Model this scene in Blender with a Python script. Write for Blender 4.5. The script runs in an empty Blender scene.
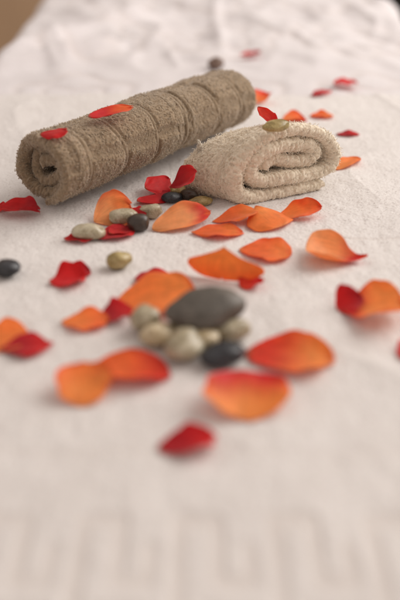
import bpy, math
import numpy as np

# ------------------------------------------------------------------ camera
scene = bpy.context.scene
COL = scene.collection
CM = 0.01                                   # everything below is written in centimetres
CAM_H = 30.0                                # lens height above the cloth
PITCH = math.radians(30.47)
F_PX = 833.3                                # focal length in photo pixels (50 mm on a 36 mm frame, 600 px tall)

cam_d = bpy.data.cameras.new("camera")
cam_d.lens = 50.0
cam_d.sensor_width = 36.0
cam_d.sensor_fit = 'AUTO'
cam_d.clip_start = 0.01
cam_d.clip_end = 100.0
cam_d.dof.use_dof = True
cam_d.dof.focus_distance = 0.74
cam_d.dof.aperture_fstop = 2.5
cam_d.dof.aperture_blades = 0
cam = bpy.data.objects.new("camera", cam_d)
COL.objects.link(cam)
cam.location = (0, 0, CAM_H * CM)
cam.rotation_euler = (math.pi / 2 - PITCH, 0, 0)
scene.camera = cam

# ------------------------------------------------------------------ light
world = bpy.data.worlds.new("World")
scene.world = world
world.use_nodes = True
bg = world.node_tree.nodes["Background"]
bg.inputs[0].default_value = (1.0, 0.88, 0.81, 1)
bg.inputs[1].default_value = 0.72


def area(name, loc, target, sx, sy, watts, colour):
    d = bpy.data.lights.new(name, 'AREA')
    d.shape = 'RECTANGLE'
    d.size, d.size_y, d.energy, d.color = sx, sy, watts, colour
    o = bpy.data.objects.new(name, d)
    COL.objects.link(o)
    o.location = loc
    v = np.array(target, float) - np.array(loc, float)
    o.rotation_euler = (math.acos(-v[2] / np.linalg.norm(v)), 0, math.atan2(v[1], v[0]) - math.pi / 2)
    return o


area("window_light", (1.60, 1.50, 1.30), (0.0, 0.95, 0.0), 1.9, 1.8, 66, (1.0, 0.965, 0.92))

scene.view_settings.view_transform = 'Standard'
scene.view_settings.look = 'None'
scene.view_settings.exposure = -0.19
scene.view_settings.gamma = 1.0
scene.cycles.use_denoising = True
scene.cycles.max_bounces = 8


# ------------------------------------------------------------------ helpers
def at(px, py, h=0.0):
    """the point of the horizontal plane z = h (cm) that stands at a photo pixel"""
    x = (px - 200.0) / F_PX
    y = -(py - 300.0) / F_PX
    c, s = math.cos(PITCH), math.sin(PITCH)
    d = np.array([x, c + y * s, -s + y * c])
    return np.array([0, 0, CAM_H]) + d * ((h - CAM_H) / d[2])


def _hash(ix, iy, iz, seed):
    n = (ix.astype(np.int64) * 374761393 + iy.astype(np.int64) * 668265263 + iz.astype(np.int64) * 2147483647 + seed * 144269504) & 0xffffffff
    n = ((n ^ (n >> 13)) * 1274126177) & 0xffffffff
    n = ((n ^ (n >> 16)) * 2246822519) & 0xffffffff
    return ((n ^ (n >> 15)) & 0xffffff) / float(0xffffff)


def noise(x, y, z=0.0, seed=1):
    """smooth value noise in -1..1"""
    x, y, z = np.broadcast_arrays(np.asarray(x, float), np.asarray(y, float), np.asarray(z, float))
    ix, iy, iz = np.floor(x), np.floor(y), np.floor(z)
    fx, fy, fz = x - ix, y - iy, z - iz
    fx, fy, fz = [f * f * f * (f * (f * 6 - 15) + 10) for f in (fx, fy, fz)]
    r = 0
    for a in (0, 1):
        for b in (0, 1):
            for c in (0, 1):
                w = (fx if a else 1 - fx) * (fy if b else 1 - fy) * (fz if c else 1 - fz)
                r = r + w * _hash(ix + a, iy + b, iz + c, seed)
    return r * 2 - 1


def fbm(x, y, z=0.0, seed=1, octaves=3):
    r, a, f = 0, 1.0, 1.0
    for o in range(octaves):
        r = r + a * noise(x * f, y * f, np.asarray(z) * f, seed + o * 17)
        a *= 0.5
        f *= 2.03
    return r / 1.75


def loops(x, y, cell, seed=1, jitter=0.9):
    """terry loops: close-packed little domes, 0 in the gaps between them and 1 on their tops"""
    x, y = np.asarray(x, float) / cell, np.asarray(y, float) / cell
    ix, iy = np.floor(x), np.floor(y)
    best = np.full(x.shape, 9.0)
    tall = np.zeros(x.shape)
    z0 = np.zeros(1)
    for a in (-1, 0, 1):
        for b in (-1, 0, 1):
            cx, cy = ix + a, iy + b
            dx = cx + 0.5 + jitter * (_hash(cx, cy, z0, seed) - 0.5) - x
            dy = cy + 0.5 + jitter * (_hash(cx, cy, z0, seed + 1) - 0.5) - y
            th = _hash(cx, cy, z0, seed + 2) * 3.1416
            p, q = dx * np.cos(th) + dy * np.sin(th), -dx * np.sin(th) + dy * np.cos(th)
            d = np.hypot(p * 0.8, q * 1.25)
            k = d < best
            best = np.where(k, d, best)
            tall = np.where(k, _hash(cx, cy, z0, seed + 3), tall)
    return np.sqrt(np.clip(1 - (best / 0.75) ** 2, 0, 1)) * (0.55 + 0.45 * tall)


def smooth(e0, e1, x):
    t = np.clip((x - e0) / (e1 - e0), 0, 1)
    return t * t * (3 - 2 * t)


def loops_first(quads, tris):
    return np.concatenate([quads[:, 0] if len(quads) else np.zeros(0, int), tris[:, 0] if len(tris) else np.zeros(0, int)])


def mesh_object(name, verts, quads=None, tris=None, mat=None, parent=None, attrs=None, shade_smooth=True, fuzz_from=None):
    """ONE mesh object from arrays in cm"""
    me = bpy.data.meshes.new(name)
    quads = np.zeros((0, 4), int) if quads is None else np.asarray(quads)
    tris = np.zeros((0, 3), int) if tris is None else np.asarray(tris)
    me.vertices.add(len(verts))
    me.vertices.foreach_set("co", (np.asarray(verts, float) * CM).astype(np.float32).ravel())
    loops = np.concatenate([quads.ravel(), tris.ravel()]).astype(np.int32)
    totals = np.concatenate([np.full(len(quads), 4), np.full(len(tris), 3)]).astype(np.int32)
    starts = np.concatenate([[0], np.cumsum(totals)[:-1]]).astype(np.int32)
    me.loops.add(len(loops))
    me.loops.foreach_set("vertex_index", loops)
    me.polygons.add(len(totals))
    me.polygons.foreach_set("loop_start", starts)
    me.polygons.foreach_set("loop_total", totals)
    sm = np.full(len(totals), shade_smooth)
    if fuzz_from is not None:                   # the stray yarn ends are faceted
        sm[loops_first(quads, tris) >= fuzz_from] = False
    me.polygons.foreach_set("use_smooth", sm)
    me.update(calc_edges=True)
    me.validate()
    for k, v in (attrs or {}).items():
        v = np.asarray(v, np.float32)
        if v.ndim == 1:
            at_ = me.attributes.new(k, 'FLOAT', 'POINT')
            at_.data.foreach_set("value", v)
        else:
            at_ = me.attributes.new(k, 'FLOAT_COLOR', 'POINT')
            at_.data.foreach_set("color", v.ravel())
    if mat:
        me.materials.append(mat)
    o = bpy.data.objects.new(name, me)
    COL.objects.link(o)
    if parent:
        o.parent = parent
    return o


def recentre(o, base):
    """put the origin of a one-mesh thing at its base point (cm)"""
    b = np.asarray(base, float) * CM
    n = len(o.data.vertices)
    co = np.empty(n * 3, np.float32)
    o.data.vertices.foreach_get("co", co)
    co = co.reshape(-1, 3) - b.astype(np.float32)
    o.data.vertices.foreach_set("co", co.ravel())
    o.data.update()
    o.location = b


def empty(name, loc):
    o = bpy.data.objects.new(name, None)
    COL.objects.link(o)
    o.location = np.asarray(loc, float) * CM
    o.empty_display_size = 0.02
    return o


def tag(o, label=None, cat=None, group=None, kind=None):
    for k, v in (("label", label), ("category", cat), ("group", group), ("kind", kind)):
        if v:
            o[k] = v
    return o


def grid_quads(n, m, wrap_m=False, off=0):
    i = np.arange(n - 1)[:, None]
    j = np.arange(m if wrap_m else m - 1)[None, :]
    j2 = (j + 1) % m
    a, b, c, d = i * m + j, i * m + j2, (i + 1) * m + j2, (i + 1) * m + j
    return np.stack([a, b, c, d], -1).reshape(-1, 4) + off


def grid_normals(P, wrap_m=False):
    du = np.gradient(P, axis=0)
    if wrap_m:
        dv = (np.roll(P, -1, 1) - np.roll(P, 1, 1)) * 0.5
    else:
        dv = np.gradient(P, axis=1)
    n = np.cross(du, dv)
    return n / (np.linalg.norm(n, axis=-1, keepdims=True) + 1e-9)


def tufts(points, normals, length, radius, rng, lean=0.7, off=0):
    """yarn loops of a terry pile: bent, tapering three-sided tubes. Returns verts, quads, tris"""
    n = len(points)
    r = rng.normal(size=(n, 3))
    side = r - (r * normals).sum(1, keepdims=True) * normals
    side /= np.linalg.norm(side, axis=1, keepdims=True) + 1e-9
    oth = np.cross(normals, side)
    L = length * rng.uniform(0.6, 1.3, (n, 1))
    R = radius * rng.uniform(0.75, 1.3, (n, 1))
    ln = lean * rng.uniform(0.3, 1.3, (n, 1))
    c0 = points - normals * L * 0.15
    c1 = points + normals * L * 0.55 + side * L * ln * 0.35
    c2 = points + normals * L * 0.80 + side * L * ln * 0.95
    c3 = points + normals * L * 0.55 + side * L * ln * 1.35
    V = np.empty((n, 10, 3))
    for k in range(3):
        a = 2 * math.pi * k / 3
        o = math.cos(a) * oth
        o2 = math.sin(a)
        V[:, k] = c0 + (o + o2 * side) * R * 0.9
        V[:, 3 + k] = c1 + (o + o2 * (side * 0.8 - normals * 0.5)) * R
        V[:, 6 + k] = c2 + (o + o2 * (side * 0.3 + normals * 0.9) * -1) * R
    V[:, 9] = c3
    base = (np.arange(n) * 10)[:, None] + off
    q, t = [], []
    for ring in (0, 3):
        for k in range(3):
            k2 = (k + 1) % 3
            q.append(base + np.array([[ring + k, ring + k2, ring + 3 + k2, ring + 3 + k]]))
    for k in range(3):
        t.append(base + np.array([[6 + k, 6 + (k + 1) % 3, 9]]))
    return V.reshape(-1, 3), np.concatenate(q), np.concatenate(t)


# ------------------------------------------------------------------ materials
def new_mat(name):
    m = bpy.data.materials.new(name)
    m.use_nodes = True
    nt = m.node_tree
    return m, nt, nt.nodes["Principled BSDF"], nt.nodes["Material Output"]


def N(nt, kind, **kw):
    n = nt.nodes.new(kind)
    for k, v in kw.items():
        setattr(n, k, v)
    return n


def ramp(nt, fac, stops):
    r = N(nt, 'ShaderNodeValToRGB')
    el = r.color_ramp.elements
    while len(el) < len(stops):
        el.new(0.5)
    for e, (p, c) in zip(el, stops):
        e.position = p
        e.color = (*c, 1)
    nt.links.new(fac, r.inputs[0])
    return r.outputs[0]


def cloth_mat(name, dark, light, weave=None, sheen=0.25, fine=900, bump=0.25, big=25, soft=0.0):
    """terry cloth: yarn colour that varies a little, fine bump, soft sheen"""
    m, nt, p, out = new_mat(name)
    tc = N(nt, 'ShaderNodeTexCoord')
    n1 = N(nt, 'ShaderNodeTexNoise')
    n1.inputs['Scale'].default_value = fine * 0.6
    n1.inputs['Detail'].default_value = 2
    n2 = N(nt, 'ShaderNodeTexNoise')
    n2.inputs['Scale'].default_value = big
    n2.inputs['Detail'].default_value = 4
    for n in (n1, n2):
        nt.links.new(tc.outputs['Object'], n.inputs['Vector'])
    mx = N(nt, 'ShaderNodeMath', operation='MULTIPLY_ADD')
    nt.links.new(n2.outputs[0], mx.inputs[0])
    mx.inputs[1].default_value = 0.45
    nt.links.new(n1.outputs[0], mx.inputs[2])
    col = ramp(nt, mx.outputs[0], [(0.45, dark), (0.98, light)])
    if weave:
        at_ = N(nt, 'ShaderNodeAttribute', attribute_name="weave")
        mix = N(nt, 'ShaderNodeMix', data_type='RGBA')
        nt.links.new(at_.outputs['Fac'], mix.inputs[0])
        nt.links.new(col, mix.inputs[6])
        mix.inputs[7].default_value = (*weave, 1)
        col = mix.outputs[2]
    nt.links.new(col, p.inputs['Base Color'])
    p.inputs['Roughness'].default_value = 0.95
    p.inputs['Specular IOR Level'].default_value = 0.15
    p.inputs['Sheen Weight'].default_value = sheen
    p.inputs['Sheen Roughness'].default_value = 0.5
    if soft:                                    # light seeps through the yarn
        p.inputs['Subsurface Weight'].default_value = soft
        p.inputs['Subsurface Radius'].default_value = (1.0, 0.85, 0.7)
        p.inputs['Subsurface Scale'].default_value = 0.0022
    n3 = N(nt, 'ShaderNodeTexNoise')
    n3.inputs['Scale'].default_value = fine
    n3.inputs['Detail'].default_value = 3
    nt.links.new(tc.outputs['Object'], n3.inputs['Vector'])
    b = N(nt, 'ShaderNodeBump')
    b.inputs['Strength'].default_value = bump
    b.inputs['Distance'].default_value = 0.001
    nt.links.new(n3.outputs[0], b.inputs['Height'])
    nt.links.new(b.outputs[0], p.inputs['Normal'])
    return m


def petal_mat():
    m, nt, p, out = new_mat("rose_petal")
    at_ = N(nt, 'ShaderNodeAttribute', attribute_name="tint")
    pu = N(nt, 'ShaderNodeAttribute', attribute_name="across")
    pv = N(nt, 'ShaderNodeAttribute', attribute_name="along")
    cb = N(nt, 'ShaderNodeCombineXYZ')
    nt.links.new(pu.outputs['Fac'], cb.inputs[0])
    nt.links.new(pv.outputs['Fac'], cb.inputs[1])
    oi = N(nt, 'ShaderNodeObjectInfo')
    nt.links.new(oi.outputs['Random'], cb.inputs[2])
    mp = N(nt, 'ShaderNodeMapping')
    mp.inputs['Scale'].default_value = (24, 1.6, 30)
    nt.links.new(cb.outputs[0], mp.inputs[0])
    vn = N(nt, 'ShaderNodeTexNoise')
    vn.inputs['Scale'].default_value = 1.0
    vn.inputs['Detail'].default_value = 4
    nt.links.new(mp.outputs[0], vn.inputs['Vector'])
    tc = N(nt, 'ShaderNodeTexCoord')
    mot = N(nt, 'ShaderNodeTexNoise')
    mot.inputs['Scale'].default_value = 160
    mot.inputs['Detail'].default_value = 4
    nt.links.new(tc.outputs['Object'], mot.inputs['Vector'])
    s = N(nt, 'ShaderNodeMath', operation='ADD')
    nt.links.new(vn.outputs[0], s.inputs[0])
    nt.links.new(mot.outputs[0], s.inputs[1])
    val = N(nt, 'ShaderNodeMapRange')
    val.inputs[1].default_value = 0.6
    val.inputs[2].default_value = 1.4
    val.inputs[3].default_value = 0.82
    val.inputs[4].default_value = 1.12
    nt.links.new(s.outputs[0], val.inputs[0])
    hs = N(nt, 'ShaderNodeHueSaturation')
    nt.links.new(at_.outputs['Color'], hs.inputs['Color'])
    nt.links.new(val.outputs[0], hs.inputs['Value'])
    nt.links.new(hs.outputs[0], p.inputs['Base Color'])
    p.inputs['Roughness'].default_value = 0.48
    p.inputs['Specular IOR Level'].default_value = 0.3
    p.inputs['Sheen Weight'].default_value = 0.15
    b = N(nt, 'ShaderNodeBump')
    b.inputs['Strength'].default_value = 0.35
    b.inputs['Distance'].default_value = 0.0008
    nt.links.new(s.outputs[0], b.inputs['Height'])
    nt.links.new(b.outputs[0], p.inputs['Normal'])
    tr = N(nt, 'ShaderNodeBsdfTranslucent')
    nt.links.new(hs.outputs[0], tr.inputs['Color'])
    ms = N(nt, 'ShaderNodeMixShader')
    ms.inputs[0].default_value = 0.46
    nt.links.new(p.outputs[0], ms.inputs[1])
    nt.links.new(tr.outputs[0], ms.inputs[2])
    nt.links.new(ms.outputs[0], out.inputs['Surface'])
    return m


def stone_mat(name, c1, c2, c3, rough=0.42, scale=110, sss=0.0):
    m, nt, p, out = new_mat(name)
    tc = N(nt, 'ShaderNodeTexCoord')
    oi = N(nt, 'ShaderNodeObjectInfo')
    ad = N(nt, 'ShaderNodeVectorMath', operation='ADD')
    nt.links.new(tc.outputs['Object'], ad.inputs[0])
    nt.links.new(oi.outputs['Random'], ad.inputs[1])
    n1 = N(nt, 'ShaderNodeTexNoise')
    n1.inputs['Scale'].default_value = scale
    n1.inputs['Detail'].default_value = 6
    n1.inputs['Distortion'].default_value = 0.6
    n2 = N(nt, 'ShaderNodeTexNoise')
    n2.inputs['Scale'].default_value = scale * 12
    n2.inputs['Detail'].default_value = 3
    for n in (n1, n2):
        nt.links.new(ad.outputs[0], n.inputs['Vector'])
    mx = N(nt, 'ShaderNodeMath', operation='MULTIPLY_ADD')
    nt.links.new(n2.outputs[0], mx.inputs[0])
    mx.inputs[1].default_value = 0.8
    nt.links.new(n1.outputs[0], mx.inputs[2])
    col = ramp(nt, mx.outputs[0], [(0.62, c1), (0.88, c2), (1.14, c3)])
    nt.links.new(col, p.inputs['Base Color'])
    p.inputs['Roughness'].default_value = rough
    if sss:
        p.inputs['Subsurface Weight'].default_value = sss
        p.inputs['Subsurface Radius'].default_value = (0.004, 0.003, 0.002)
        p.inputs['Subsurface Scale'].default_value = 1.0
    b = N(nt, 'ShaderNodeBump')
    b.inputs['Strength'].default_value = 0.18
    b.inputs['Distance'].default_value = 0.0006
    nt.links.new(mx.outputs[0], b.inputs['Height'])
    nt.links.new(b.outputs[0], p.inputs['Normal'])
    return m


def plain_mat(name, c1, c2, scale=6, rough=0.6):
    m, nt, p, out = new_mat(name)
    tc = N(nt, 'ShaderNodeTexCoord')
    n1 = N(nt, 'ShaderNodeTexNoise')
    n1.inputs['Scale'].default_value = scale
    n1.inputs['Detail'].default_value = 5
    nt.links.new(tc.outputs['Object'], n1.inputs['Vector'])
    nt.links.new(ramp(nt, n1.outputs[0], [(0.35, c1), (0.7, c2)]), p.inputs['Base Color'])
    p.inputs['Roughness'].default_value = rough
    return m


M_WHITE = cloth_mat("white_terry", (0.60, 0.553, 0.523), (0.70, 0.661, 0.636), weave=(0.53, 0.445, 0.39), big=30)
M_COVER = cloth_mat("white_cover", (0.58, 0.535, 0.53), (0.68, 0.638, 0.642), weave=(0.54, 0.47, 0.44), big=20)
M_BROWN = cloth_mat("taupe_terry", (0.225, 0.160, 0.099), (0.312, 0.229, 0.148), weave=(0.228, 0.165, 0.104), sheen=0.3, soft=0.7)
M_BEIGE = cloth_mat("beige_terry", (0.66, 0.55, 0.415), (0.82, 0.73, 0.59), weave=(0.62, 0.515, 0.39), sheen=0.3, soft=0.3)
M_PETAL = petal_mat()
M_TAN = stone_mat("tan_pebble", (0.22, 0.175, 0.105), (0.35, 0.295, 0.195), (0.50, 0.44, 0.32), rough=0.28, sss=0.3)
M_OLIVE = stone_mat("olive_pebble", (0.19, 0.135, 0.042), (0.32, 0.235, 0.085), (0.46, 0.36, 0.17), rough=0.3, sss=0.25)
M_PALE = stone_mat("pale_pebble", (0.30, 0.22, 0.11), (0.46, 0.36, 0.21), (0.62, 0.52, 0.36), rough=0.22, sss=0.3)
M_GREY = stone_mat("grey_stone", (0.055, 0.046, 0.036), (0.085, 0.072, 0.058), (0.13, 0.11, 0.09), rough=0.5, scale=60)
M_BLACK = stone_mat("black_pebble", (0.010, 0.010, 0.012), (0.018, 0.018, 0.021), (0.035, 0.035, 0.04), rough=0.38)
M_DARKBROWN = stone_mat("dark_brown_pebble", (0.022, 0.014, 0.010), (0.04, 0.026, 0.018), (0.07, 0.05, 0.035), rough=0.35)
M_BROWNST = stone_mat("brown_pebble", (0.10, 0.06, 0.04), (0.15, 0.09, 0.065), (0.2, 0.13, 0.1))
M_WALL = plain_mat("brown_wall", (0.44, 0.29, 0.175), (0.50, 0.33, 0.20), 3, 0.8)
M_UNLITWALL = plain_mat("unlit_wall", (0.012, 0.010, 0.009), (0.02, 0.016, 0.014), 3, 0.8)  # wall set further back; its lack of light is put into the near-black colour
M_FLOOR = plain_mat("brown_floor", (0.16, 0.10, 0.06), (0.20, 0.13, 0.08), 5, 0.6)
M_VINYL = plain_mat("table_vinyl", (0.16, 0.11, 0.08), (0.19, 0.13, 0.09), 40, 0.45)
M_WOOD = plain_mat("table_wood", (0.22, 0.12, 0.06), (0.30, 0.18, 0.09), 20, 0.5)


# ------------------------------------------------------------------ the setting
def box(name, x0, x1, y0, y1, z0, z1, mat, parent=None):
    v = [(x, y, z) for x in (x0, x1) for y in (y0, y1) for z in (z0, z1)]
    q = [(0, 1, 3, 2), (4, 6, 7, 5), (0, 4, 5, 1), (2, 3, 7, 6), (0, 2, 6, 4), (1, 5, 7, 3)]
    return mesh_object(name, v, q, None, mat, parent, shade_smooth=False)


FLOOR_Z = -72.0
tag(box("floor", -300, 300, -150, 520, FLOOR_Z - 5, FLOOR_Z, M_FLOOR), kind='structure')
tag(box("wall", -300, 15, 330, 340, FLOOR_Z, 190, M_WALL), kind='structure')
tag(box("wall", 15.3, 300, 430, 440, FLOOR_Z, 190, M_UNLITWALL), kind='structure')

# the table under the cloth
XL, XR = -29.3, 33.6
YN, YF = -30.0, 172.0
tbl = tag(empty("massage_table", (2, 70, FLOOR_Z)), "padded massage table hidden beneath the white towel and cover", "table")


def slab(x0, x1, y0, y1, z0, z1, r, mat, name, parent):
    """a padded slab with rounded edges and corners"""
    n = 8
    prof = [(r - r * math.cos(a), z1 - r + r * math.sin(a)) for a in np.linspace(0, math.pi / 2, n)]
    prof = [(r * 0.5, z0)] + [(0, z0 + r * 0.3)] + prof
    rings = []
    for inset, z in prof:
        ring = []
        R = 5.0 - min(inset, 4.5)
        for cx, cy, a0 in ((x1 - 5, y1 - 5, 0), (x0 + 5, y1 - 5, 90), (x0 + 5, y0 + 5, 180), (x1 - 5, y0 + 5, 270)):
            for a in np.linspace(a0, a0 + 90, 9):
                ring.append((cx + R * math.cos(math.radians(a)), cy + R * math.sin(math.radians(a)), z))
        rings.append(ring)
    P = np.array(rings)
    m = P.shape[1]
    q = grid_quads(P.shape[0], m, True)
    V = P.reshape(-1, 3)
    V = np.vstack([V, [[(x0 + x1) / 2, (y0 + y1) / 2, z1], [(x0 + x1) / 2, (y0 + y1) / 2, z0]]])
    top, bot = len(V) - 2, len(V) - 1
    last = (P.shape[0] - 1) * m
    t = [(last + j, last + (j + 1) % m, top) for j in range(m)] + [((j + 1) % m, j, bot) for j in range(m)]
    o = mesh_object(name, V - np.array([2, 70, FLOOR_Z]), q, t, mat, parent)
    return o


slab(XL + 0.2, XR - 0.2, YN, YF, -7.0, -0.9, 2.6, M_VINYL, "padded_top", tbl)
for lx in (XL + 6, XR - 9):
    for ly in (YN + 14, YF - 18):
        box("leg", lx - 2, lx + 1 - 2 + 2.5, ly - 70, ly - 70 + 4, 0, 65.05, M_WOOD, tbl)


# ------------------------------------------------------------------ white cloth
def greek_key(x, y, y_top, cell, depth):
    """1 inside the woven grooves of a meander border that runs along x below y_top"""
    u = np.mod(x, cell) / cell
    v = (y_top - y) / depth
    w = 0.085
    segs = [((0.18, 0.04), (0.18, 0.72)), ((0.18, 0.72), (0.50, 0.72)), ((0.50, 0.72), (0.50, 0.36)), ((0.78, 0.34), (0.78, 1.04)),
            ((0.78, 0.04), (1.0, 0.04)), ((0.0, 0.04), (0.18, 0.04)), ((0.78, 0.04), (0.78, 0.34)), ((-0.22, 1.04), (0.5, 1.04))]
    r = np.zeros_like(u)
    for (a, b), (c, d) in segs:
        dx, dy = c - a, d - b
        L2 = dx * dx + dy * dy
        t = np.clip(((u - a) * dx + (v - b) * dy) / L2, 0, 1)
        dist = np.hypot(u - a - t * dx, v - b - t * dy)
        r = np.maximum(r, 1 - smooth(w * 0.6, w * 1.25, dist))
    return r


def draped(x0, x1, r, drop, step):
    """profile across the table: hem, side, rounded edge, top, rounded edge, side. Returns x, z, and a flat coordinate"""
    pts = []
    side = np.arange(0, drop, 0.45)
    for s in side[::-1]:
        pts.append((x0, -r - s))
    arc = np.linspace(0, math.pi / 2, max(4, int(r * 1.57 / 0.3)))[1:]
    for a in arc:
        pts.append((x0 + r - r * math.cos(a), -r + r * math.sin(a)))
    for x in np.arange(x0 + r + step, x1 - r - step * 0.5, step):
        pts.append((x, 0))
    for a in np.concatenate([arc[::-1], [0]]):
        pts.append((x1 - r + r * math.cos(a), -r + r * math.sin(a)))
    for s in side[1:]:
        pts.append((x1, -r - s))
    p = np.array(pts)
    flat = np.concatenate([[0], np.cumsum(np.hypot(*np.diff(p, axis=0).T))])
    return p[:, 0], p[:, 1], flat + x0 - drop


def cloth_sheet(x0, x1, ys, r, drop, step, lift, hfun, mat, name, parent, tuft_fn=None, seed=3, thick=0.35, warp=None):
    px, pz, fl = draped(x0, x1, r, drop, step)
    X, Y = np.meshgrid(px, ys, indexing='ij')
    Z = np.repeat(pz[:, None], len(ys), 1) + lift
    FLT = np.repeat(fl[:, None], len(ys), 1)
    h, weave = hfun(FLT, X, Y)
    if warp:
        Y = Y + warp(X, Y)
    P = np.stack([X, Y, Z], -1)
    nrm = grid_normals(P)
    if nrm[len(px) // 2, len(ys) // 2, 2] < 0:
        nrm = -nrm
    P = P + nrm * h[..., None]
    # hem the two ends and the two sides under, so the sheet has a thickness
    n, m = P.shape[:2]
    under = P - nrm * thick
    V = P.reshape(-1, 3)
    q = grid_quads(n, m)
    extra, eq = [], []
    off = n * m
    for line, ul in ((P[:, 0], under[:, 0]), (P[:, -1], under[:, -1]), (P[0], under[0]), (P[-1], under[-1])):
        k = len(line)
        extra.append(np.concatenate([line, ul]))
        eq.append(np.stack([off + np.arange(k - 1), off + np.arange(1, k), off + k + np.arange(1, k), off + k + np.arange(k - 1)], -1))
        off += 2 * k
    V = np.vstack([V] + extra)
    q = np.vstack([q] + eq)
    wv = np.concatenate([weave.ravel(), np.zeros(off - n * m)])
    nf = len(V)
    tr = np.zeros((0, 3), int)
    if tuft_fn:
        rng = np.random.default_rng(seed)
        pts, nn = tuft_fn(P, grid_normals(P), rng, weave)
        if nn[:, 2].mean() < 0:
            nn = -nn
        tv, tq, tr = tufts(pts, nn, 0.075, 0.016, rng, lean=1.2, off=len(V))
        V = np.vstack([V, tv])
        q = np.vstack([q, tq])
        wv = np.concatenate([wv, np.zeros(len(tv))])
    return mesh_object(name, V - np.asarray(parent.location) / CM, q, tr, mat, parent, {"weave": wv}, fuzz_from=nf)


def near_swell(X, Y):
    """the slow rise and fall of the spread towel, which the petals and pebbles follow"""
    h = 0.26 * fbm(X / 9, Y / 12, 0.3, 5, 2) + 0.05 * fbm(X / 2.3, Y / 2.3, 0, 9, 2)
    h = h + 0.30 * (1 - np.abs(noise((X + 0.3 * Y) / 15.0, (Y - 0.4 * X) / 11.0, 0.4, 181))) ** 5
    return h + 0.25 * fbm(X / 14, Y / 9, 0.8, 15, 2) * smooth(84, 97, Y)


def near_height(F, X, Y):
    key = greek_key(X + 9.27, Y, 29.9, 4.63, 5.6)
    key = key * smooth(23.6, 24.2, Y)
    h = near_swell(X, Y)
    pile = loops(F, Y, 0.17, 31) * 0.055 + loops(F + 40, Y, 0.40, 36) * 0.03 + 0.06 * fbm(X / 0.9, Y / 1.3, 0, 33, 2)
    h = h + pile * (1 - 0.8 * key) - 0.045 * key
    # shallow woven lines of the jacquard further in
    ln = np.exp(-((Y - 61.0 - 0.4 * np.sin(X / 3.1)) / 0.25) ** 2) * smooth(9, 12, X)
    ln = np.maximum(ln, np.exp(-((Y - 34.6) / 0.3) ** 2) * 0.5)
    h = h - 0.05 * ln
    # the far hem of the towel: a thicker rolled edge
    side = smooth(0, 4, XL + 1 - X) + smooth(0, 4, X - XR + 1)
    h = h + 0.5 * side * fbm(Y / 9, X / 30, 0, 55, 2)
    return h, np.clip(0.2 * key + 0.2 * ln, 0, 1)


def near_tufts(P, nrm, rng, weave):
    n = 9000
    n_i, n_j = P.shape[:2]
    ii = rng.integers(1, n_i - 1, n)
    jj = rng.integers(1, n_j - 1, n)
    pt = P[ii, jj] + np.stack([rng.uniform(-.1, .1, n), rng.uniform(-.1, .1, n), np.zeros(n)], -1)
    ok = (pt[:, 1] > 46 + 14 * rng.uniform(size=n) ** 2) & (pt[:, 1] < 98 - 22 * rng.uniform(size=n) ** 2) & (np.abs(pt[:, 0]) < 6 + pt[:, 1] * 0.26) & (pt[:, 2] > -1)
    return pt[ok], nrm[ii, jj][ok]


ys_near = np.concatenate([np.arange(YN - 3, 18, 0.8), np.arange(18, 46, 0.16), np.arange(46, 90, 0.075), np.arange(90, 98.6, 0.13)])
tw = tag(empty("bath_towel", (2, 60, 0)), "large white terry towel with woven meander border, spread flat under the petals and rolls", "towel")
cloth_sheet(XL, XR, ys_near, 2.6, 5.0, 0.085, 0.0, near_height, M_WHITE, "cloth", tw, near_tufts,
            warp=lambda X, Y: (2.0 * noise(X / 16, 0.5, 0, 17) + 0.8 * noise(X / 5, 0.2, 0, 18)) * smooth(82, 98, Y))


def far_height(F, X, Y):
    # long folds, a straight crease down the middle and embossed medallions
    a = X * 0.5 + Y * 0.35
    h = 1.6 * fbm(a / 6.0, (Y - X) / 24, 0.2, 71, 3) * smooth(97, 128, Y)
    d1 = (X + 20.0) * 0.80 - (Y - 128) * 0.60
    h = h + 2.1 * np.exp(-(d1 / 2.0) ** 2) * smooth(-29, -25, X) * (1 - smooth(-12, -4, X))
    d2 = (X + 20.0) * 0.62 - (Y - 117) * 0.78
    h = h + 1.8 * np.exp(-(d2 / 1.7) ** 2) * smooth(-29, -26, X) * (1 - smooth(-14, -8, X))
    h = h + 0.6 * np.exp(-((X - 3.2 - 0.6 * np.sin(Y / 13)) / 1.0) ** 2) * smooth(116, 124, Y)
    cr = 1 - np.abs(fbm((X * 0.9 + Y * 0.25) / 8.0, (Y - 0.5 * X) / 20.0, 0.4, 171, 2))
    h = h + 0.8 * cr ** 5 * smooth(99, 124, Y)
    cx = np.mod(X - 3.2 + 9.5, 19.0) - 9.5
    cy = np.mod(Y - 128 + 15, 30.0) - 15
    rr = np.hypot(cx, cy * 0.75)
    th = np.arctan2(cy, cx)
    em = np.exp(-((rr - 8.0 - 0.7 * np.cos(th * 8)) / 0.8) ** 2) + np.exp(-((rr - 4.6 - 0.9 * np.cos(th * 6)) / 0.7) ** 2)
    em = np.clip(em, 0, 1)
    h = h - 0.20 * em + loops(X, Y, 0.8, 77) * 0.05
    h = h + 0.35 * fbm(X / 3.6, Y / 6.0, 0, 91, 2) * smooth(98, 128, Y)
    h = np.maximum(h, -0.7) - 0.25 * (1 - smooth(96, 101, Y))
    return h, em * 0.35


cv = tag(empty("embossed_cover", (2, 135, 0)), "wrinkled white embossed cover with a straight central crease at the far end", "bed cover")
cloth_sheet(XL - 0.1, XR + 0.1, np.arange(90, YF + 1.5, 0.33), 2.7, 8.0, 0.33, -0.1, far_height, M_COVER, "cloth", cv)


def ground(x, y):
    """height of the cloth under a point"""
    x, y = np.asarray(x, float), np.asarray(y, float)
    return np.where(y < 98.0, near_swell(x, y), far_height(x, x, y)[0] - 0.1)


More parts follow.
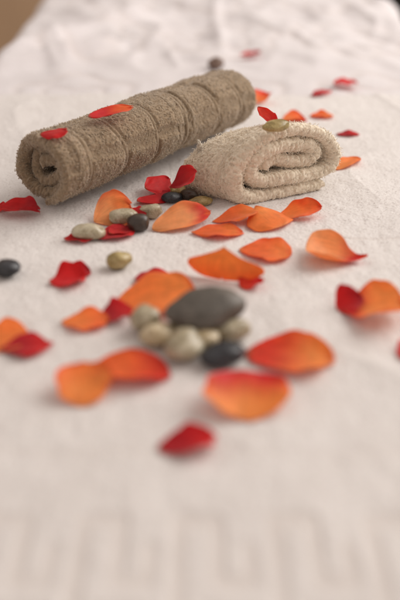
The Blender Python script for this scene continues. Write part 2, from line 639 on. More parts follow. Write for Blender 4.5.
# ------------------------------------------------------------------ rolled towels
def catmull(pts, step):
    p = np.asarray(pts, float)
    p = np.vstack([2 * p[0] - p[1], p, 2 * p[-1] - p[-2]])
    out = []
    for i in range(1, len(p) - 2):
        t = np.linspace(0, 1, 40, endpoint=False)[:, None]
        a, b, c, d = p[i - 1], p[i], p[i + 1], p[i + 2]
        out.append(0.5 * (2 * b + (c - a) * t + (2 * a - 5 * b + 4 * c - d) * t ** 2 + (3 * b - a - 3 * c + d) * t ** 3))
    q = np.vstack(out + [p[-2:-1]])
    s = np.concatenate([[0], np.cumsum(np.hypot(*np.diff(q, axis=0).T))])
    n = int(s[-1] / step)
    ss = np.linspace(0, s[-1], n)
    return np.stack([np.interp(ss, s, q[:, 0]), np.interp(ss, s, q[:, 1])], -1), ss


def rolled_sheet(C, S, th, T0, T1, org, e, a, pile_fn, step_t, tuft_keep, n_tufts, tuft_len, tuft_rad, mat, name, parent, seed, sink=0.0, flap=None):
    """a thick sheet of terry swept along the spiral C, reaching from T0 to T1 along the axis"""
    n = len(C)
    tan = np.gradient(C, axis=0)
    tan /= np.linalg.norm(tan, axis=1, keepdims=True)
    nor = np.stack([-tan[:, 1], tan[:, 0]], -1)             # outward
    LT = (T1 - T0).max()
    fine = np.linspace(0, 1, int(LT / step_t))
    tau = fine
    inner = np.concatenate([fine[fine < 2.5 / LT], np.linspace(2.5 / LT, 1 - 1.5 / LT, 40)[1:-1], fine[fine > 1 - 1.5 / LT]])
    m, mi = len(tau), len(inner)
    cap = np.linspace(0, math.pi, 15)[1:-1]
    # once round the sheet: outer face, far lip, inner face, near lip
    tt = np.concatenate([tau, np.ones(len(cap)), inner[::-1], np.zeros(len(cap))])
    dd = np.concatenate([np.full(m, 0.5), 0.5 * np.cos(cap), np.full(mi, -0.5), -0.5 * np.cos(cap)])
    bulge = np.concatenate([np.zeros(m), np.sin(cap), np.zeros(mi), -np.sin(cap)]) * 0.5 * th
    taper = np.minimum(1, np.sqrt(np.clip(S / (th * 0.6), 0.02, 1))) * np.minimum(1, np.sqrt(np.clip((S[-1] - S) / (flap or th * 0.6), 0.03, 1)))
    T = T0[:, None] + (T1 - T0)[:, None] * tt[None] + bulge[None]
    D = dd[None] * th * taper[:, None]
    U = C[:, :1] + nor[:, :1] * D
    W = (C[:, 1:] + nor[:, 1:] * D) * (1 - sink * np.maximum(T, 0))
    P = org + U[..., None] * e + W[..., None] * np.array([0, 0, 1.0]) + T[..., None] * a
    nrm = grid_normals(P, True)
    j0 = m // 2
    out3 = nor[n // 2, 0] * e + nor[n // 2, 1] * np.array([0, 0, 1.0])
    if nrm[n // 2, j0] @ out3 < 0:
        nrm = -nrm
    SS = np.repeat(S[:, None], len(tt), 1)
    h, weave = pile_fn(SS, T, P, np.repeat((dd > 0.45)[None], n, 0), np.repeat(np.concatenate([[0], np.cumsum(np.hypot(np.diff(tt) * LT, np.diff(dd) * th + 1e-9))])[None], n, 0))
    P = P + nrm * h[..., None]
    P[..., 2] = np.maximum(P[..., 2], 0.06)
    V = P.reshape(-1, 3)
    M = len(tt)
    q = grid_quads(n, M, True)
    # close the two ends of the sheet
    c0, c1 = P[0].mean(0), P[-1].mean(0)
    V = np.vstack([V, [c0, c1]])
    k0, k1 = n * M, n * M + 1
    j = np.arange(M)
    tris = np.vstack([np.stack([j, (j + 1) % M, np.full(M, k0)], -1), np.stack([(n - 1) * M + (j + 1) % M, (n - 1) * M + j, np.full(M, k1)], -1)])
    rng = np.random.default_rng(seed)
    ii = rng.integers(1, n - 1, n_tufts)
    jj = rng.integers(0, M, n_tufts)
    keep = tuft_keep(S[ii], T[ii, jj], tt[jj], dd[jj], weave[ii, jj], rng) & (P[ii, jj, 2] > 0.1)
    ii, jj = ii[keep], jj[keep]
    nn = grid_normals(P, True)
    if nn[n // 2, j0] @ out3 < 0:
        nn = -nn
    pts = P[ii, jj] + rng.normal(scale=0.03, size=(len(ii), 3))
    tv, tq, tt3 = tufts(pts, nn[ii, jj], tuft_len, tuft_rad, rng, lean=0.9, off=len(V))
    V = np.vstack([V, tv])
    V[:, 2] = np.maximum(V[:, 2], 0.05)
    q = np.vstack([q, tq])
    tris = np.vstack([tris, tt3])
    wv = np.concatenate([weave.ravel(), [0, 0], np.zeros(len(tv))])
    nf = n * M + 2
    return mesh_object(name, V - np.asarray(parent.location) / CM, q, tris, mat, parent, {"weave": wv}, fuzz_from=nf), P[:, :m], T[:, :m], nn[:, :m]


# -- the taupe towel: a long round roll lying obliquely
R_BR = 3.72
B0 = at(46, 210.5)
B1 = at(224, 133)
ax = (B1 - B0)
LEN_BR = float(np.linalg.norm(ax))
ax = ax / LEN_BR
eb = np.array([ax[1], -ax[0], 0.0])          # to the right of the axis, level
th_b = 0.80
turns = 2.75
phi = np.linspace(0, turns * 2 * math.pi, 1400)
rad = 0.42 + (R_BR - 0.36 - 0.42) * (phi / phi[-1]) ** 0.80
rad = rad - 0.55 * smooth(phi[-1] - 1.5, phi[-1], phi)
ang = math.radians(-78) + (phi[-1] - phi)     # the outer end is tucked underneath
wob = 1 + 0.05 * np.sin(ang * 2 + 0.6) + (0.13 * np.sin(ang * 2 + 1.1) + 0.10 * np.sin(ang * 3 + phi * 0.4)) * (1 - phi / phi[-1]) + 0.02 * np.sin(ang * 3)
Cb = np.stack([rad * wob * 1.03 * np.cos(ang), R_BR + rad * wob * 0.97 * np.sin(ang)], -1)
sb = np.concatenate([[0], np.cumsum(np.hypot(*np.diff(Cb, axis=0).T))])
split = sb[-1] - 26.0                        # fine steps on the outer turn, coarser ones inside
Sb = np.concatenate([np.linspace(0, split, int(split / 0.12)), np.linspace(split, sb[-1], int(26.0 / 0.075))[1:]])
Cb = np.stack([np.interp(Sb, sb, Cb[:, 0]), np.interp(Sb, sb, Cb[:, 1])], -1)
S_LAST = Sb[-1] - 2 * math.pi * (R_BR - 0.4)
T0b = 0.0 + 1.7 * (1 - Sb / Sb[-1]) ** 0.8 + 0.36 * noise(Sb / 3.0, 0.2, 0, 12) - 0.2
T1b = LEN_BR - 0.5 * (1 - Sb / Sb[-1]) + 0.3 * noise(Sb / 3.5, 4.2, 0, 13)


def brown_pile(S, T, P, outer, G):
    # jacquard squares of pile between flat woven bands
    S0, S, T0_, T = S, S + 0.5 * noise(T / 3.0, S / 3.0, 0, 141), T, T + 0.55 * noise(S / 3.2, T / 3.2, 0, 142)
    pu = np.abs(np.mod(S - S_LAST + 0.4, 4.1) / 4.1 - 0.5) * 2
    pt = np.abs(np.mod(T - 2.1, 4.3) / 4.3 - 0.5) * 2
    band = np.maximum(smooth(0.72, 0.92, pu), smooth(0.72, 0.92, pt)) * (0.75 + 0.3 * noise(S / 4.0, T / 4.0, 0, 143))
    S, T = S0, T0_
    rib = smooth(0.90, 0.97, pt) * 0.6
    on = outer & (S > S_LAST - 2)
    band = band * on
    h = -0.17 * band + 0.13 * rib * on
    h = h + 0.20 * fbm(T / 3.6, S / 9.0, 0.1, 41, 2) * on + 0.12 * fbm(T / 1.3 + S / 6.0, S / 3.0, 0.7, 43, 2) * on
    h = h + (loops(S, G, 0.25, 45) * 0.105 + loops(S, G + 60, 0.6, 48) * 0.05) * (1 - 0.8 * band) * (1 + 0.9 * (1 - smooth(0.6, 2.0, T)))
    return h, band * 0.8


def brown_keep(S, T, tt, dd, weave, rng):
    out = (dd > 0.45) & (S > S_LAST - 1.5)
    near_end = (T < 2.2) | (T > LEN_BR - 1.2)
    return (out | near_end) & (rng.uniform(size=len(S)) > weave * 0.95)


bt = tag(empty("rolled_towel", B0), "taupe brown terry towel in a long round roll with embossed squares", "towel", "rolled towels")
_, *GB = rolled_sheet(Cb, Sb, th_b, T0b, T1b, B0, eb, ax, brown_pile, 0.075, brown_keep, 40000, 0.115, 0.028, M_BROWN, "rolled_cloth", bt, 7, flap=4.0)


def woven_strip(name, grid, rows, t_lo, t_hi, lift, mat, parent, seed):
    """a flat woven band sewn on the outer face of a rolled towel, following its swells"""
    P, T, nrm = grid
    w = np.linspace(0, 1, 13)
    idx = np.arange(rows[0], rows[1])
    line, nl = [], []
    for i in idx:
        tt = t_lo + (t_hi - t_lo) * w
        line.append(np.stack([np.interp(tt, T[i], P[i, :, k]) for k in range(3)], -1))
        nl.append(np.stack([np.interp(tt, T[i], nrm[i, :, k]) for k in range(3)], -1))
    L, NL = np.array(line), np.array(nl)
    ker = np.ones(9) / 9
    for k in range(3):                                   # the weave lies smoother than the pile
        for a in range(L.shape[1]):
            L[:, a, k] = np.convolve(np.pad(L[:, a, k], 4, 'edge'), ker, 'valid')
            NL[:, a, k] = np.convolve(np.pad(NL[:, a, k], 4, 'edge'), ker, 'valid')
    L = L.mean(1, keepdims=True) * 0 + L
    NL /= np.linalg.norm(NL, axis=-1, keepdims=True)
    out = L[len(L) // 2, 6] - np.asarray(parent.location) / CM
    prof = lift * (np.sin(np.pi * w) ** 0.4 * 1.5 - 0.5)
    rib = 0.018 * np.sin(np.arange(len(L))[:, None] * 1.9) * np.sin(np.pi * w)[None]
    L = L + NL * (prof[None] + rib)[..., None]
    L[..., 2] = np.maximum(L[..., 2], 0.05)
    return mesh_object(name, L.reshape(-1, 3) - np.asarray(parent.location) / CM, grid_quads(*L.shape[:2]), None, mat, parent,
                       {"weave": np.ones(L.shape[0] * L.shape[1])})


n_in = int(np.searchsorted(Sb, S_LAST - 0.5))
woven_strip("hem", GB, (n_in, len(Sb) - 50), 0.75, 1.35, 0.07, M_BROWN, bt, 1)
for t_band in (13.6, 14.6, 15.6):
    woven_strip("woven_border", GB, (n_in, len(Sb) - 50), t_band, t_band + 0.5, 0.075, M_BROWN, bt, 2)


# -- the beige towel: folded flat and rolled, its spiral end towards us
G0 = at(243, 203.5)
eg = np.array([0.90, 0.435, 0.0])
eg /= np.linalg.norm(eg)
ag = np.array([-0.80, 0.60, 0.0])            # the body of the roll is pushed over to the left
SINK = 0.055                                  # and flattens towards its back
spiral = [(7.9, 0.55), (4.4, 0.5), (0.5, 0.55), (-0.95, 1.5), (-0.8, 3.3), (0.6, 5.0), (3.0, 6.0), (5.6, 5.95), (7.9, 5.0), (9.0, 3.5),
          (8.7, 2.2), (7.3, 1.7), (4.5, 1.75), (2.0, 1.8), (0.55, 2.7), (0.75, 3.95), (2.2, 4.75), (4.3, 4.8), (6.4, 4.4), (7.3, 3.6),
          (6.4, 3.0), (4.7, 3.15), (3.3, 3.75), (2.3, 3.4), (1.95, 2.85)]
Cg, Sg = catmull(spiral, 0.07)
th_g = 0.95


def room_behind(u, w):
    """how far back a point of the spiral can reach before it meets the taupe roll"""
    for t in np.arange(0, 5.3, 0.1):
        q = G0 + u * eg + t * ag + np.array([0, 0, w * (1 - SINK * t)]) - (B0 + np.array([0, 0, R_BR]))
        q = q - (q @ ax) * ax
        if np.linalg.norm(q) < R_BR + 0.62:
            break
    return t


T1g = np.array([room_behind(u, w) for u, w in Cg])
ker = np.ones(25) / 25
T1g = np.maximum(1.0, np.minimum(T1g, np.convolve(np.pad(T1g, 12, 'edge'), ker, 'valid')) - 0.25)
print('T1g', T1g.min(), T1g.max())
T0g = 0.30 * noise(Sg / 4.0, 0.3, 0, 61) + 0.25 * np.exp(-((Sg - Sg[-1]) / 9.0) ** 2)


def beige_pile(S, T, P, outer, G):
    hem = np.exp(-((T - 1.0) / 0.35) ** 2) * outer
    h = 0.20 * fbm(T / 3.0, S / 5.0, 0.3, 63, 2) + loops(S, G, 0.31, 65) * 0.20 + loops(S, G + 60, 0.7, 68) * 0.10
    h = h - 0.10 * hem
    return h, hem * 0.5


def beige_keep(S, T, tt, dd, weave, rng):
    u = (dd > 0.45) & (S < 27)
    end = T < 2.4
    return (u | end) & (rng.uniform(size=len(S)) > 0.15 + weave)


gt = tag(empty("rolled_towel", G0), "small cream beige terry towel folded into a flat roll, spiral end showing", "towel", "rolled towels")
_, *GG = rolled_sheet(Cg, Sg, th_g, T0g, T1g, G0, eg, ag, beige_pile, 0.07, beige_keep, 32000, 0.16, 0.026, M_BEIGE, "rolled_cloth", gt, 9, SINK)


woven_strip("hem", GG, (30, int(np.searchsorted(Sg, 26.0))), 0.75, 1.25, 0.07, M_BEIGE, gt, 3)

# the corner of the beige towel that stands up beside the taupe roll
def corner_flap(parent):
    foot = at(207, 158, 3.6)
    tip = at(198.5, 140.5, 4.7)
    n, m = 40, 30
    v = np.linspace(0, 1, n)[:, None]
    u = np.linspace(-1, 1, m)[None]
    hw = 1.15 * (1 - v) ** 1.1 + 0.10
    across = np.array([0.86, -0.35, -0.22])
    across /= np.linalg.norm(across)
    line = foot + (tip - foot) * v[..., None]
    P = line + (u * hw)[..., None] * across
    P[..., 2] -= 0.55 * (np.abs(u) ** 1.6) * (1 - v) * 2.2
    nr = grid_normals(P)
    if nr[..., 1].mean() > 0:
        nr = -nr
    P = P + nr * (0.10 * fbm(u * 3 + v, v * 4, 0, 81, 2) + 0.04 * noise(u * 9, v * 11, 0, 82))[..., None]
    back = P - nr * 0.3
    loop = np.concatenate([P, back[:, ::-1]], 1)
    V = loop.reshape(-1, 3)
    M = 2 * m
    q = grid_quads(n, M, True)
    k = len(V)
    V = np.vstack([V, [loop[-1].mean(0) + np.array([0, 0, .15]), loop[0].mean(0)]])
    j = np.arange(M)
    t = np.vstack([np.stack([(n - 1) * M + j, (n - 1) * M + (j + 1) % M, np.full(M, k)], -1), np.stack([(j + 1) % M, j, np.full(M, k + 1)], -1)])
    rng = np.random.default_rng(5)
    ii, jj = rng.integers(0, n, 500), rng.integers(0, m, 500)
    tv, tq, tt = tufts(P[ii, jj], nr[ii, jj], 0.09, 0.03, rng, 0.9, off=len(V))
    return mesh_object("corner", np.vstack([V, tv]) - np.asarray(parent.location) / CM, np.vstack([q, tq]), np.vstack([t, tt]), M_BEIGE, parent,
                       {"weave": np.zeros(len(V) + len(tv))})


corner_flap(gt)

# ------------------------------------------------------------------ petals
ORANGE = (0.97, 0.30, 0.065)
DEEPOR = (0.94, 0.205, 0.042)
PEACH = (0.97, 0.46, 0.18)
AMBER = (0.97, 0.38, 0.09)
RED = (0.78, 0.020, 0.022)
SCARLET = (0.84, 0.055, 0.020)
CRIMSON = (0.58, 0.011, 0.020)


def petal(base, tip, width, ca, cb, label, hb=0.0, ht=0.0, cup=0.6, arch=0.0, vmax=0.56, q0=0.6, q1=0.46, roll=0.0, curl=0.0, edge=None,
          er=0.5, s0=0.35, s1=0.95, ruffle=0.10, notch=0.0, seed=0, rest=0.07, floor=True, twist=0.0, fold=0.0):
    """one rose petal from its base (photo pixel at height hb cm) to its tip (at ht). ca, cb: colour at base and tip; edge: colour of the rim"""
    b, t = at(base[0], base[1], hb), at(tip[0], tip[1], ht)
    L = float(np.linalg.norm(t - b))
    d = (t - b) / L
    side = np.cross(d, [0, 0, 1.0])
    side /= np.linalg.norm(side)
    up = np.cross(side, d)
    cr, sr = math.cos(math.radians(roll)), math.sin(math.radians(roll))
    side, up = cr * side + sr * up, -sr * side + cr * up
    n, m = 34, 25
    v = np.linspace(0, 1, n)[:, None]
    u = np.linspace(-1, 1, m)[None]
    g = math.log(0.5) / math.log(vmax)
    s = np.sin(math.pi * v ** g)
    hw = np.where(v < vmax, np.clip(s, 0, 1) ** q0, np.clip(s, 0, 1) ** q1) * width / 2
    hw = hw + 0.02
    rg = np.random.default_rng(seed + 100)
    o1, o2 = rg.uniform(0, 50, 2)
    x = u * hw * (1 + 0.10 * noise(v * 5 + o1, np.sign(u) * 3.0, 0, seed) * np.abs(u) ** 3)
    y = v * L - notch * np.exp(-(u / 0.35) ** 2) * v ** 6 * L + 0.05 * L * noise(u * 2.6 + o2, 0.0, 0, seed + 5) * v ** 4
    # cross-section: an arc, edges raised, or folded over
    kx = x / (width / 2)
    z = cup * (width / 2) * kx ** 2 * (0.45 + 0.55 * v) + arch * 4 * v * (1 - v)
    z = z + curl * np.maximum(0, v - 0.6) ** 2 * 6 * L * 0.3
    z = z + fold * np.maximum(0, kx) ** 2 * width
    z = z + ruffle * (np.abs(u) ** 2 + 0.4 * v ** 3) * noise(v * 4 + o1, u * 2.2 + o2, 0, seed + 2) * 1.6 + 0.05 * fbm(v * 3 + o2, u * 2, 0, seed + 3, 2)
    if twist:
        aa = np.radians(twist) * (v - 0.3)
        x, z = x * np.cos(aa) - z * np.sin(aa), x * np.sin(aa) + z * np.cos(aa)
    P = b + x[..., None] * side + y[..., None] * d + z[..., None] * up
    if floor:
        P[..., 2] += rest + 0.02 - P[..., 2].min()
        low = P[..., 2] < rest + 0.12                        # soft contact with the pile
        P[..., 2] = np.where(low, P[..., 2] * 0.6 + (rest + 0.12) * 0.4, P[..., 2])
        P[..., 2] += ground(P[..., 0], P[..., 1]) + 0.35 * smooth(90, 98, b[1])
    f = smooth(s0, s1, v + 0.10 * fbm(u * 1.6 + o1, v * 2 + o2, 0, seed + 8, 2) + 0 * u)[..., None]
    colr = np.array(ca) * (1 - f) + np.array(cb) * f
    if edge is not None:
        e = (np.clip(np.maximum(np.abs(u) ** 4 * smooth(0.15, 0.5, v), smooth(0.86, 1.0, v)) + 0.25 * noise(v * 6 + o2, u * 5 + o1, 0, seed + 9), 0, 1) * er)[..., None]
        colr = colr * (1 - e) + np.array(edge) * e
    # pale claw where the petal was joined to the flower
    k = (0.55 * (1 - smooth(0.0, 0.10, v + 0 * u)))[..., None]
    colr = colr * (1 - k) + np.array((0.80, 0.42, 0.16)) * k * (1 if ca[1] > 0.09 else 0.4)
    rgba = np.concatenate([np.clip(colr, 0, 1), np.ones(colr.shape[:2] + (1,))], -1).reshape(-1, 4)
    o = mesh_object("rose_petal", P.reshape(-1, 3), grid_quads(n, m), None, M_PETAL, None,
                    {"tint": rgba, "across": np.broadcast_to(u, (n, m)).ravel(), "along": np.broadcast_to(v, (n, m)).ravel()})
    c = P.reshape(-1, 3).mean(0)
    recentre(o, (c[0], c[1], P[..., 2].min()))
    sm = o.modifiers.new("thickness", 'SOLIDIFY')
    sm.thickness = 0.0003
    sm.offset = 0
    sb_ = o.modifiers.new("smooth", 'SUBSURF')
    sb_.levels = sb_.render_levels = 1
    tag(o, label, "petal", "rose petals scattered on the towel")
    return o


H_ROLL = 2 * R_BR
# on the far cloth
petal((240, 61), (260, 59), 2.6, RED, CRIMSON, "tiny red petal on the far cover, farthest petal of all", cup=0.3, seed=1, rest=0.1)
petal((333, 88), (356, 86), 2.4, RED, RED, "bright red petal with rounded tip, larger of two red ones at the far right", cup=0.25, seed=2, arch=0.1)
petal((311, 98), (331, 94), 1.5, CRIMSON, RED, "thin flat red petal just left of the larger far right red one", cup=0.2, seed=3)
petal((256, 106), (266, 94), 2.4, ORANGE, SCARLET, "orange-red petal standing close behind the end of the taupe roll", hb=0.2, ht=0.9, cup=0.6, seed=4)
petal((282, 122), (306, 120), 2.6, ORANGE, DEEPOR, "plump orange petal with red rim behind the beige towel, left of a flatter one", cup=0.5, arch=0.1, edge=SCARLET, seed=6)
petal((310, 117), (333, 116), 2.0, DEEPOR, ORANGE, "narrow flat orange petal behind the beige towel, right of a plumper one", cup=0.35, seed=7)
petal((336, 136), (359, 136), 1.3, CRIMSON, RED, "thin flat red petal alone to the right behind the beige towel", cup=0.3, seed=8)
petal((330, 171), (361, 161), 2.0, AMBER, ORANGE, "orange petal half hidden behind the right end of the beige towel", cup=0.6, seed=9, q1=0.8)
# on and against the towels
petal((88, 116.5), (132, 107), 1.5, RED, DEEPOR, "orange-red curled petal lying on top of the taupe roll", hb=H_ROLL + 0.15, ht=H_ROLL + 0.2, cup=0.55, arch=-0.12, seed=10, edge=SCARLET,
      floor=False, q1=0.9, roll=-12)
petal((40, 134), (68, 131), 1.6, RED, RED, "small red petal lying on the near end of the taupe roll", hb=H_ROLL - 0.35, ht=H_ROLL + 0.05, cup=-0.3, seed=11, floor=False, roll=-8)
petal((258, 107), (278, 126), 1.1, SCARLET, RED, "red petal tucked between the taupe roll and the olive pebble on the beige towel", hb=6.9, ht=6.6, cup=0.7, seed=5, floor=False, q0=0.6, roll=-25)
# left of the roll
petal((-2, 217), (40, 220), 2.1, RED, CRIMSON, "ragged bright red petal lying left of the near end of the taupe roll", cup=0.6, ruffle=0.3, seed=12, roll=-8)
petal((-8, 211), (7, 213), 1.5, RED, RED, "red petal cut off by the picture edge behind the ragged one", cup=0.5, seed=13)
# cluster below the roll
petal((169, 187), (196, 172), 2.5, CRIMSON, RED, "dark red petal standing upright between the taupe roll and the beige towel", hb=1.6, ht=3.3, cup=0.35, seed=14, roll=-34, q1=0.35, vmax=0.65, floor=False)
petal((145, 192), (170, 184), 2.2, RED, RED, "red petal against the taupe roll, behind another red one and left of the upright one", hb=0.6, ht=0.6, cup=-0.4, seed=15, roll=-25)
petal((137, 203), (169, 194), 2.0, RED, CRIMSON, "red petal in front of the one leaning against the taupe roll", hb=0.2, ht=0.3, cup=-0.4, seed=16)
petal((94, 223), (131, 204), 3.7, PEACH, ORANGE, "cupped orange petal close to the near end of the taupe roll, behind two tan pebbles", hb=0.2, ht=1.2, cup=0.4, seed=17, roll=-32, edge=SCARLET, q1=0.4, vmax=0.6)
petal((120, 216), (146, 213), 2.2, RED, CRIMSON, "red petal peeping out behind the tan pebble and the cupped orange petal", hb=0.3, ht=0.8, cup=0.3, seed=18, roll=-15)
petal((152, 229), (209, 213), 2.5, PEACH, RED, "long peach orange petal with red tip, next to the dark brown round pebble", hb=0.2, ht=0.6, cup=0.35, seed=19, roll=-25, s0=0.55, s1=0.92, arch=0.3, edge=ORANGE, q0=0.55)
petal((64, 244), (99, 241), 1.7, RED, CRIMSON, "narrow dark red petal under the oval tan pebble", cup=0.2, seed=20, q1=0.9)
petal((96, 243), (134, 233), 2.4, CRIMSON, RED, "red petal right of the oval tan pebble, in front of the round dark one", cup=0.3, seed=21, q1=0.8)
petal((110, 234), (130, 225), 1.9, RED, CRIMSON, "small red petal between the two tan pebbles below the cupped orange petal", hb=0.5, ht=0.4, cup=0.2, seed=22)
# two red ones at left
petal((68, 274), (90, 271), 1.9, RED, CRIMSON, "small dark red petal behind its larger red neighbour, left of the olive pebble", hb=0.5, ht=0.4, cup=0.5, seed=23, roll=-12)
petal((50, 289), (86, 284), 2.6, RED, RED, "ruffled red petal in front of a smaller dark red one, left of the olive pebble", cup=0.6, ruffle=0.25, seed=24, roll=-10)
# row in front of the beige towel
petal((212, 222), (257, 213), 2.7, DEEPOR, ORANGE, "flat orange petal tucked behind the middle one in front of the beige towel", hb=0.1, ht=0.9, cup=0.3, seed=25, q0=0.9)
petal((282, 229), (256, 208), 4.1, ORANGE, AMBER, "middle orange petal of three overlapping in front of the beige towel, pointed top", hb=0.3, ht=0.9, cup=-0.3, seed=26, edge=DEEPOR, vmax=0.42, q1=0.7)
petal((279, 217), (322, 208), 2.6, ORANGE, DEEPOR, "orange petal with raised tip, rightmost of three overlapping in front of the beige towel", hb=0.2, ht=0.9, cup=0.45, seed=27, edge=SCARLET, roll=-14)
petal((191, 234), (242, 235), 2.7, DEEPOR, ORANGE, "flat orange petal with red pointed end just right of the long peach one", cup=0.25, seed=28, edge=SCARLET, q0=0.75, q1=0.7)
petal((239, 252), (290, 257), 3.8, DEEPOR, ORANGE, "blunt oblong orange petal lying alone right of a big triangular one", cup=0.25, seed=29, edge=SCARLET, vmax=0.6, q1=0.32, q0=0.55, er=0.3)
petal((224, 249), (222, 282), 5.9, AMBER, ORANGE, "big triangular orange petal with one red corner, behind the grey stone", hb=2.6, ht=0.1, cup=-0.22, seed=30, vmax=0.68, q0=0.72, q1=0.35, edge=DEEPOR, er=0.4)
petal((241, 283), (260, 274), 2.3, SCARLET, RED, "small red folded petal at the corner of the big triangular orange one", hb=0.7, ht=0.9, cup=0.7, seed=31)
petal((306, 244), (366, 254), 4.1, PEACH, RED, "cupped peach petal with red pointed tip, alone at right below the beige towel", hb=1.2, ht=0.9, cup=0.9, seed=32, s0=0.50, s1=0.88, arch=-0.7, q0=0.35, q1=0.95, vmax=0.34, edge=ORANGE, er=0.35)
petal((343, 311), (404, 308), 5.0, SCARLET, AMBER, "orange petal with a folded dark red end at the right picture edge", hb=0.2, ht=1.0, cup=0.5, seed=33, s0=0.1, s1=0.5, edge=DEEPOR, er=0.4, q1=0.4, vmax=0.62, q0=0.45)
petal((337, 308), (362, 295), 2.6, RED, CRIMSON, "dark red petal folded against the orange one at the right picture edge", hb=0.4, ht=1.2, cup=0.7, seed=34, roll=-15, q0=0.5)
petal((398, 362), (418, 358), 2.4, RED, SCARLET, "red petal mostly cut off at the right picture edge", cup=0.5, seed=35)
# around the stone pile
petal((112, 309), (198, 288), 4.1, ORANGE, AMBER, "large orange petal behind the pile of stones, left of the grey one", hb=0.3, ht=1.2, cup=0.35, seed=36, roll=-12, s0=0.2, edge=DEEPOR, q1=0.4)
petal((134, 276), (170, 270), 1.8, CRIMSON, RED, "dark red petal showing behind the large orange one near the olive pebble", hb=0.8, ht=0.7, cup=0.4, seed=37)
petal((100, 322), (131, 309), 2.4, CRIMSON, RED, "red petal lying between a small oval orange petal and the stone pile", hb=0.2, ht=0.7, cup=0.4, seed=38)
petal((62, 325), (109, 325), 2.5, ORANGE, DEEPOR, "small oval orange petal left of the stone pile", hb=0.2, ht=0.2, cup=0.25, seed=39, q0=0.5, edge=DEEPOR)
petal((-22, 339), (30, 335), 2.9, ORANGE, ORANGE, "orange petal at the left picture edge behind a flat red one", hb=0.5, ht=0.5, cup=0.3, seed=40, roll=-10)
petal((0, 355), (54, 350), 2.6, CRIMSON, RED, "flat dark red petal at the left picture edge in front of an orange one", cup=0.25, seed=41, q1=0.9, q0=0.9)
petal((95, 367), (170, 376), 3.0, DEEPOR, SCARLET, "long orange-red petal left of the stones, behind a rounded orange one", hb=0.7, ht=0.3, cup=0.35, seed=42, edge=CRIMSON, er=0.5, q0=0.45)
petal((88, 409), (80, 366), 3.4, AMBER, ORANGE, "rounded orange petal standing up, nearest one on the left", hb=0.1, ht=1.1, cup=0.4, seed=43, q0=0.45, q1=0.4, edge=SCARLET, er=0.6)
petal((246, 349), (333, 358), 3.9, SCARLET, AMBER, "orange petal with red end, right of the black pebble", hb=0.6, ht=0.7, cup=0.4, seed=44, s0=0.25, s1=0.85, q0=0.45, q1=0.38, edge=DEEPOR, er=0.4)
petal((242, 371), (250, 422), 5.4, RED, AMBER, "broad red and amber petal in front of the black pebble, nearest orange one", hb=1.3, ht=0.2, cup=0.35, seed=45, s0=0.1, s1=0.75, q0=0.55, q1=0.5, vmax=0.5, roll=4)
petal((157, 449), (215, 438), 2.1, CRIMSON, RED, "small crimson petal nearest the viewer, alone on the white towel", hb=0.2, ht=0.6, cup=0.6, seed=46, q0=0.6)


# ------------------------------------------------------------------ stones
def ico(sub=4):
    import bmesh
    bm = bmesh.new()
    bmesh.ops.create_icosphere(bm, subdivisions=sub, radius=1.0)
    v = np.array([x.co[:] for x in bm.verts])
    f = np.array([[q.index for q in p.verts] for p in bm.faces])
    bm.free()
    return v, f


ICO_V, ICO_F = ico(4)


def stone(px, py, a, b, c, yaw, mat, label, h=None, pitch=0.0, roll=0.0, seed=0, rough=0.14, name="pebble", group="pebbles among the petals", flat=1.0):
    """a water-worn pebble: half axes a, b, c in cm, its centre at a photo pixel at height h"""
    v = ICO_V.copy()
    n = 1 + rough * noise(v[:, 0] * 1.2 + seed * 3.1, v[:, 1] * 1.2, v[:, 2] * 1.2 + 7, seed) + rough * 0.35 * noise(v[:, 0] * 2.6, v[:, 1] * 2.6 + seed, v[:, 2] * 2.6, seed + 4)
    v = v * n[:, None]
    v = np.sign(v) * np.abs(v) ** flat
    v = v * np.array([a, b, c])
    rx, ry, rz = math.radians(pitch), math.radians(roll), math.radians(yaw)
    Rx = np.array([[1, 0, 0], [0, math.cos(rx), -math.sin(rx)], [0, math.sin(rx), math.cos(rx)]])
    Ry = np.array([[math.cos(ry), 0, math.sin(ry)], [0, 1, 0], [-math.sin(ry), 0, math.cos(ry)]])
    Rz = np.array([[math.cos(rz), -math.sin(rz), 0], [math.sin(rz), math.cos(rz), 0], [0, 0, 1]])
    v = v @ (Rz @ Rx @ Ry).T
    hh = c if h is None else h
    p = at(px, py, hh)
    v = v + p
    if h is None:
        v[:, 2] += 0.05 - v[:, 2].min() + ground(p[0], p[1])
    o = mesh_object(name, v, None, ICO_F, mat)
    recentre(o, (p[0], p[1], v[:, 2].min()))
    tag(o, label, "stone", group)
    return o


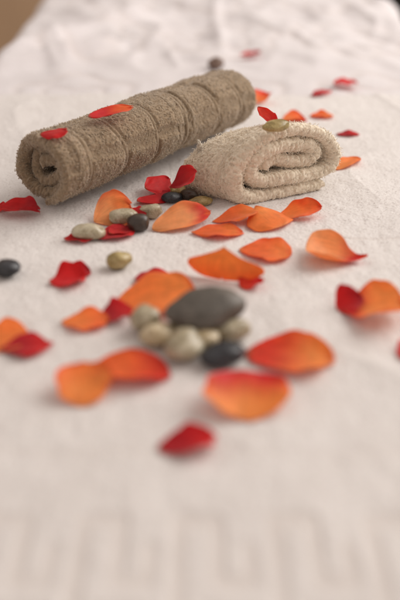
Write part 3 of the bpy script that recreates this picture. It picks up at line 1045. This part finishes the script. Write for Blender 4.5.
# cluster between the towels
stone(123, 216, 1.25, 0.85, 0.62, 8, M_TAN, "smooth tan pebble in front of the cupped orange petal, touching the dark round one", seed=1, h=0.75)
stone(138.5, 223, 0.98, 0.85, 0.72, 20, M_DARKBROWN, "round dark brown pebble at the end of the long peach petal", seed=2)
stone(151, 211, 1.0, 0.75, 0.6, -10, M_TAN, "tan pebble behind the long peach petal", seed=3)
stone(172, 197, 0.95, 0.7, 0.45, 15, M_BLACK, "small black pebble in front of the upright dark red petal", seed=4)
stone(189, 195, 0.85, 0.65, 0.48, -25, M_DARKBROWN, "small dark pebble right of the black one beside the beige towel", seed=5)
stone(178, 189.5, 0.75, 0.55, 0.42, 10, M_OLIVE, "small olive pebble partly hidden behind the black one", seed=6, h=0.7)
stone(200, 201, 1.05, 0.7, 0.42, 10, M_OLIVE, "flat olive pebble at the foot of the beige towel", seed=7)
stone(88, 231.5, 1.4, 0.95, 0.6, 5, M_TAN, "oval tan pebble resting on narrow dark red petals", seed=8, h=0.85)
stone(119, 263.5, 0.98, 0.85, 0.66, 10, M_OLIVE, "round olive yellow pebble alone on the white towel", seed=9)
stone(7, 272.5, 0.95, 0.85, 0.6, -10, M_BLACK, "small black pebble alone near the left picture edge", seed=10)
stone(216, 63.5, 1.0, 0.9, 0.85, 0, M_BROWNST, "brown pebble far behind the taupe roll, on the far cover", seed=11)
stone(276, 126, 1.15, 0.8, 0.5, 20, M_OLIVE, "olive brown pebble lying on top of the beige towel", seed=12, h=7.1)
# the pile
G = "stones in the pile"
stone(205.5, 308.5, 2.5, 1.65, 1.0, 8, M_GREY, "big flat dark grey stone lying on top of the stone pile", h=2.2, roll=-5, pitch=14, seed=21, rough=0.11, name="flat_stone", group=G)
stone(146, 322, 1.15, 1.0, 0.85, 60, M_TAN, "light tan pebble, leftmost of the stone pile", seed=22, group=G)
stone(159, 338, 1.2, 1.0, 0.72, 20, M_PALE, "yellowish tan pebble between the two biggest tan pebbles of the pile", seed=23, group=G)
stone(184, 348, 1.35, 1.1, 0.92, 50, M_TAN, "largest tan pebble, at the front of the stone pile", seed=24, group=G)
stone(205, 341, 1.05, 0.9, 0.75, 0, M_PALE, "yellowish pebble under the grey stone, behind the black one", seed=25, group=G)
stone(232, 333, 1.2, 0.9, 0.75, 15, M_TAN, "tan pebble at the right under the grey stone, above the black one", seed=26, group=G)
stone(184, 327, 1.0, 0.9, 0.8, 15, M_TAN, "tan pebble half covered by the left end of the grey stone", seed=28, group=G)
stone(224, 357, 1.5, 1.0, 0.72, 14, M_BLACK, "black pebble at the right front of the stone pile, beside an orange petal", seed=27, group=G)
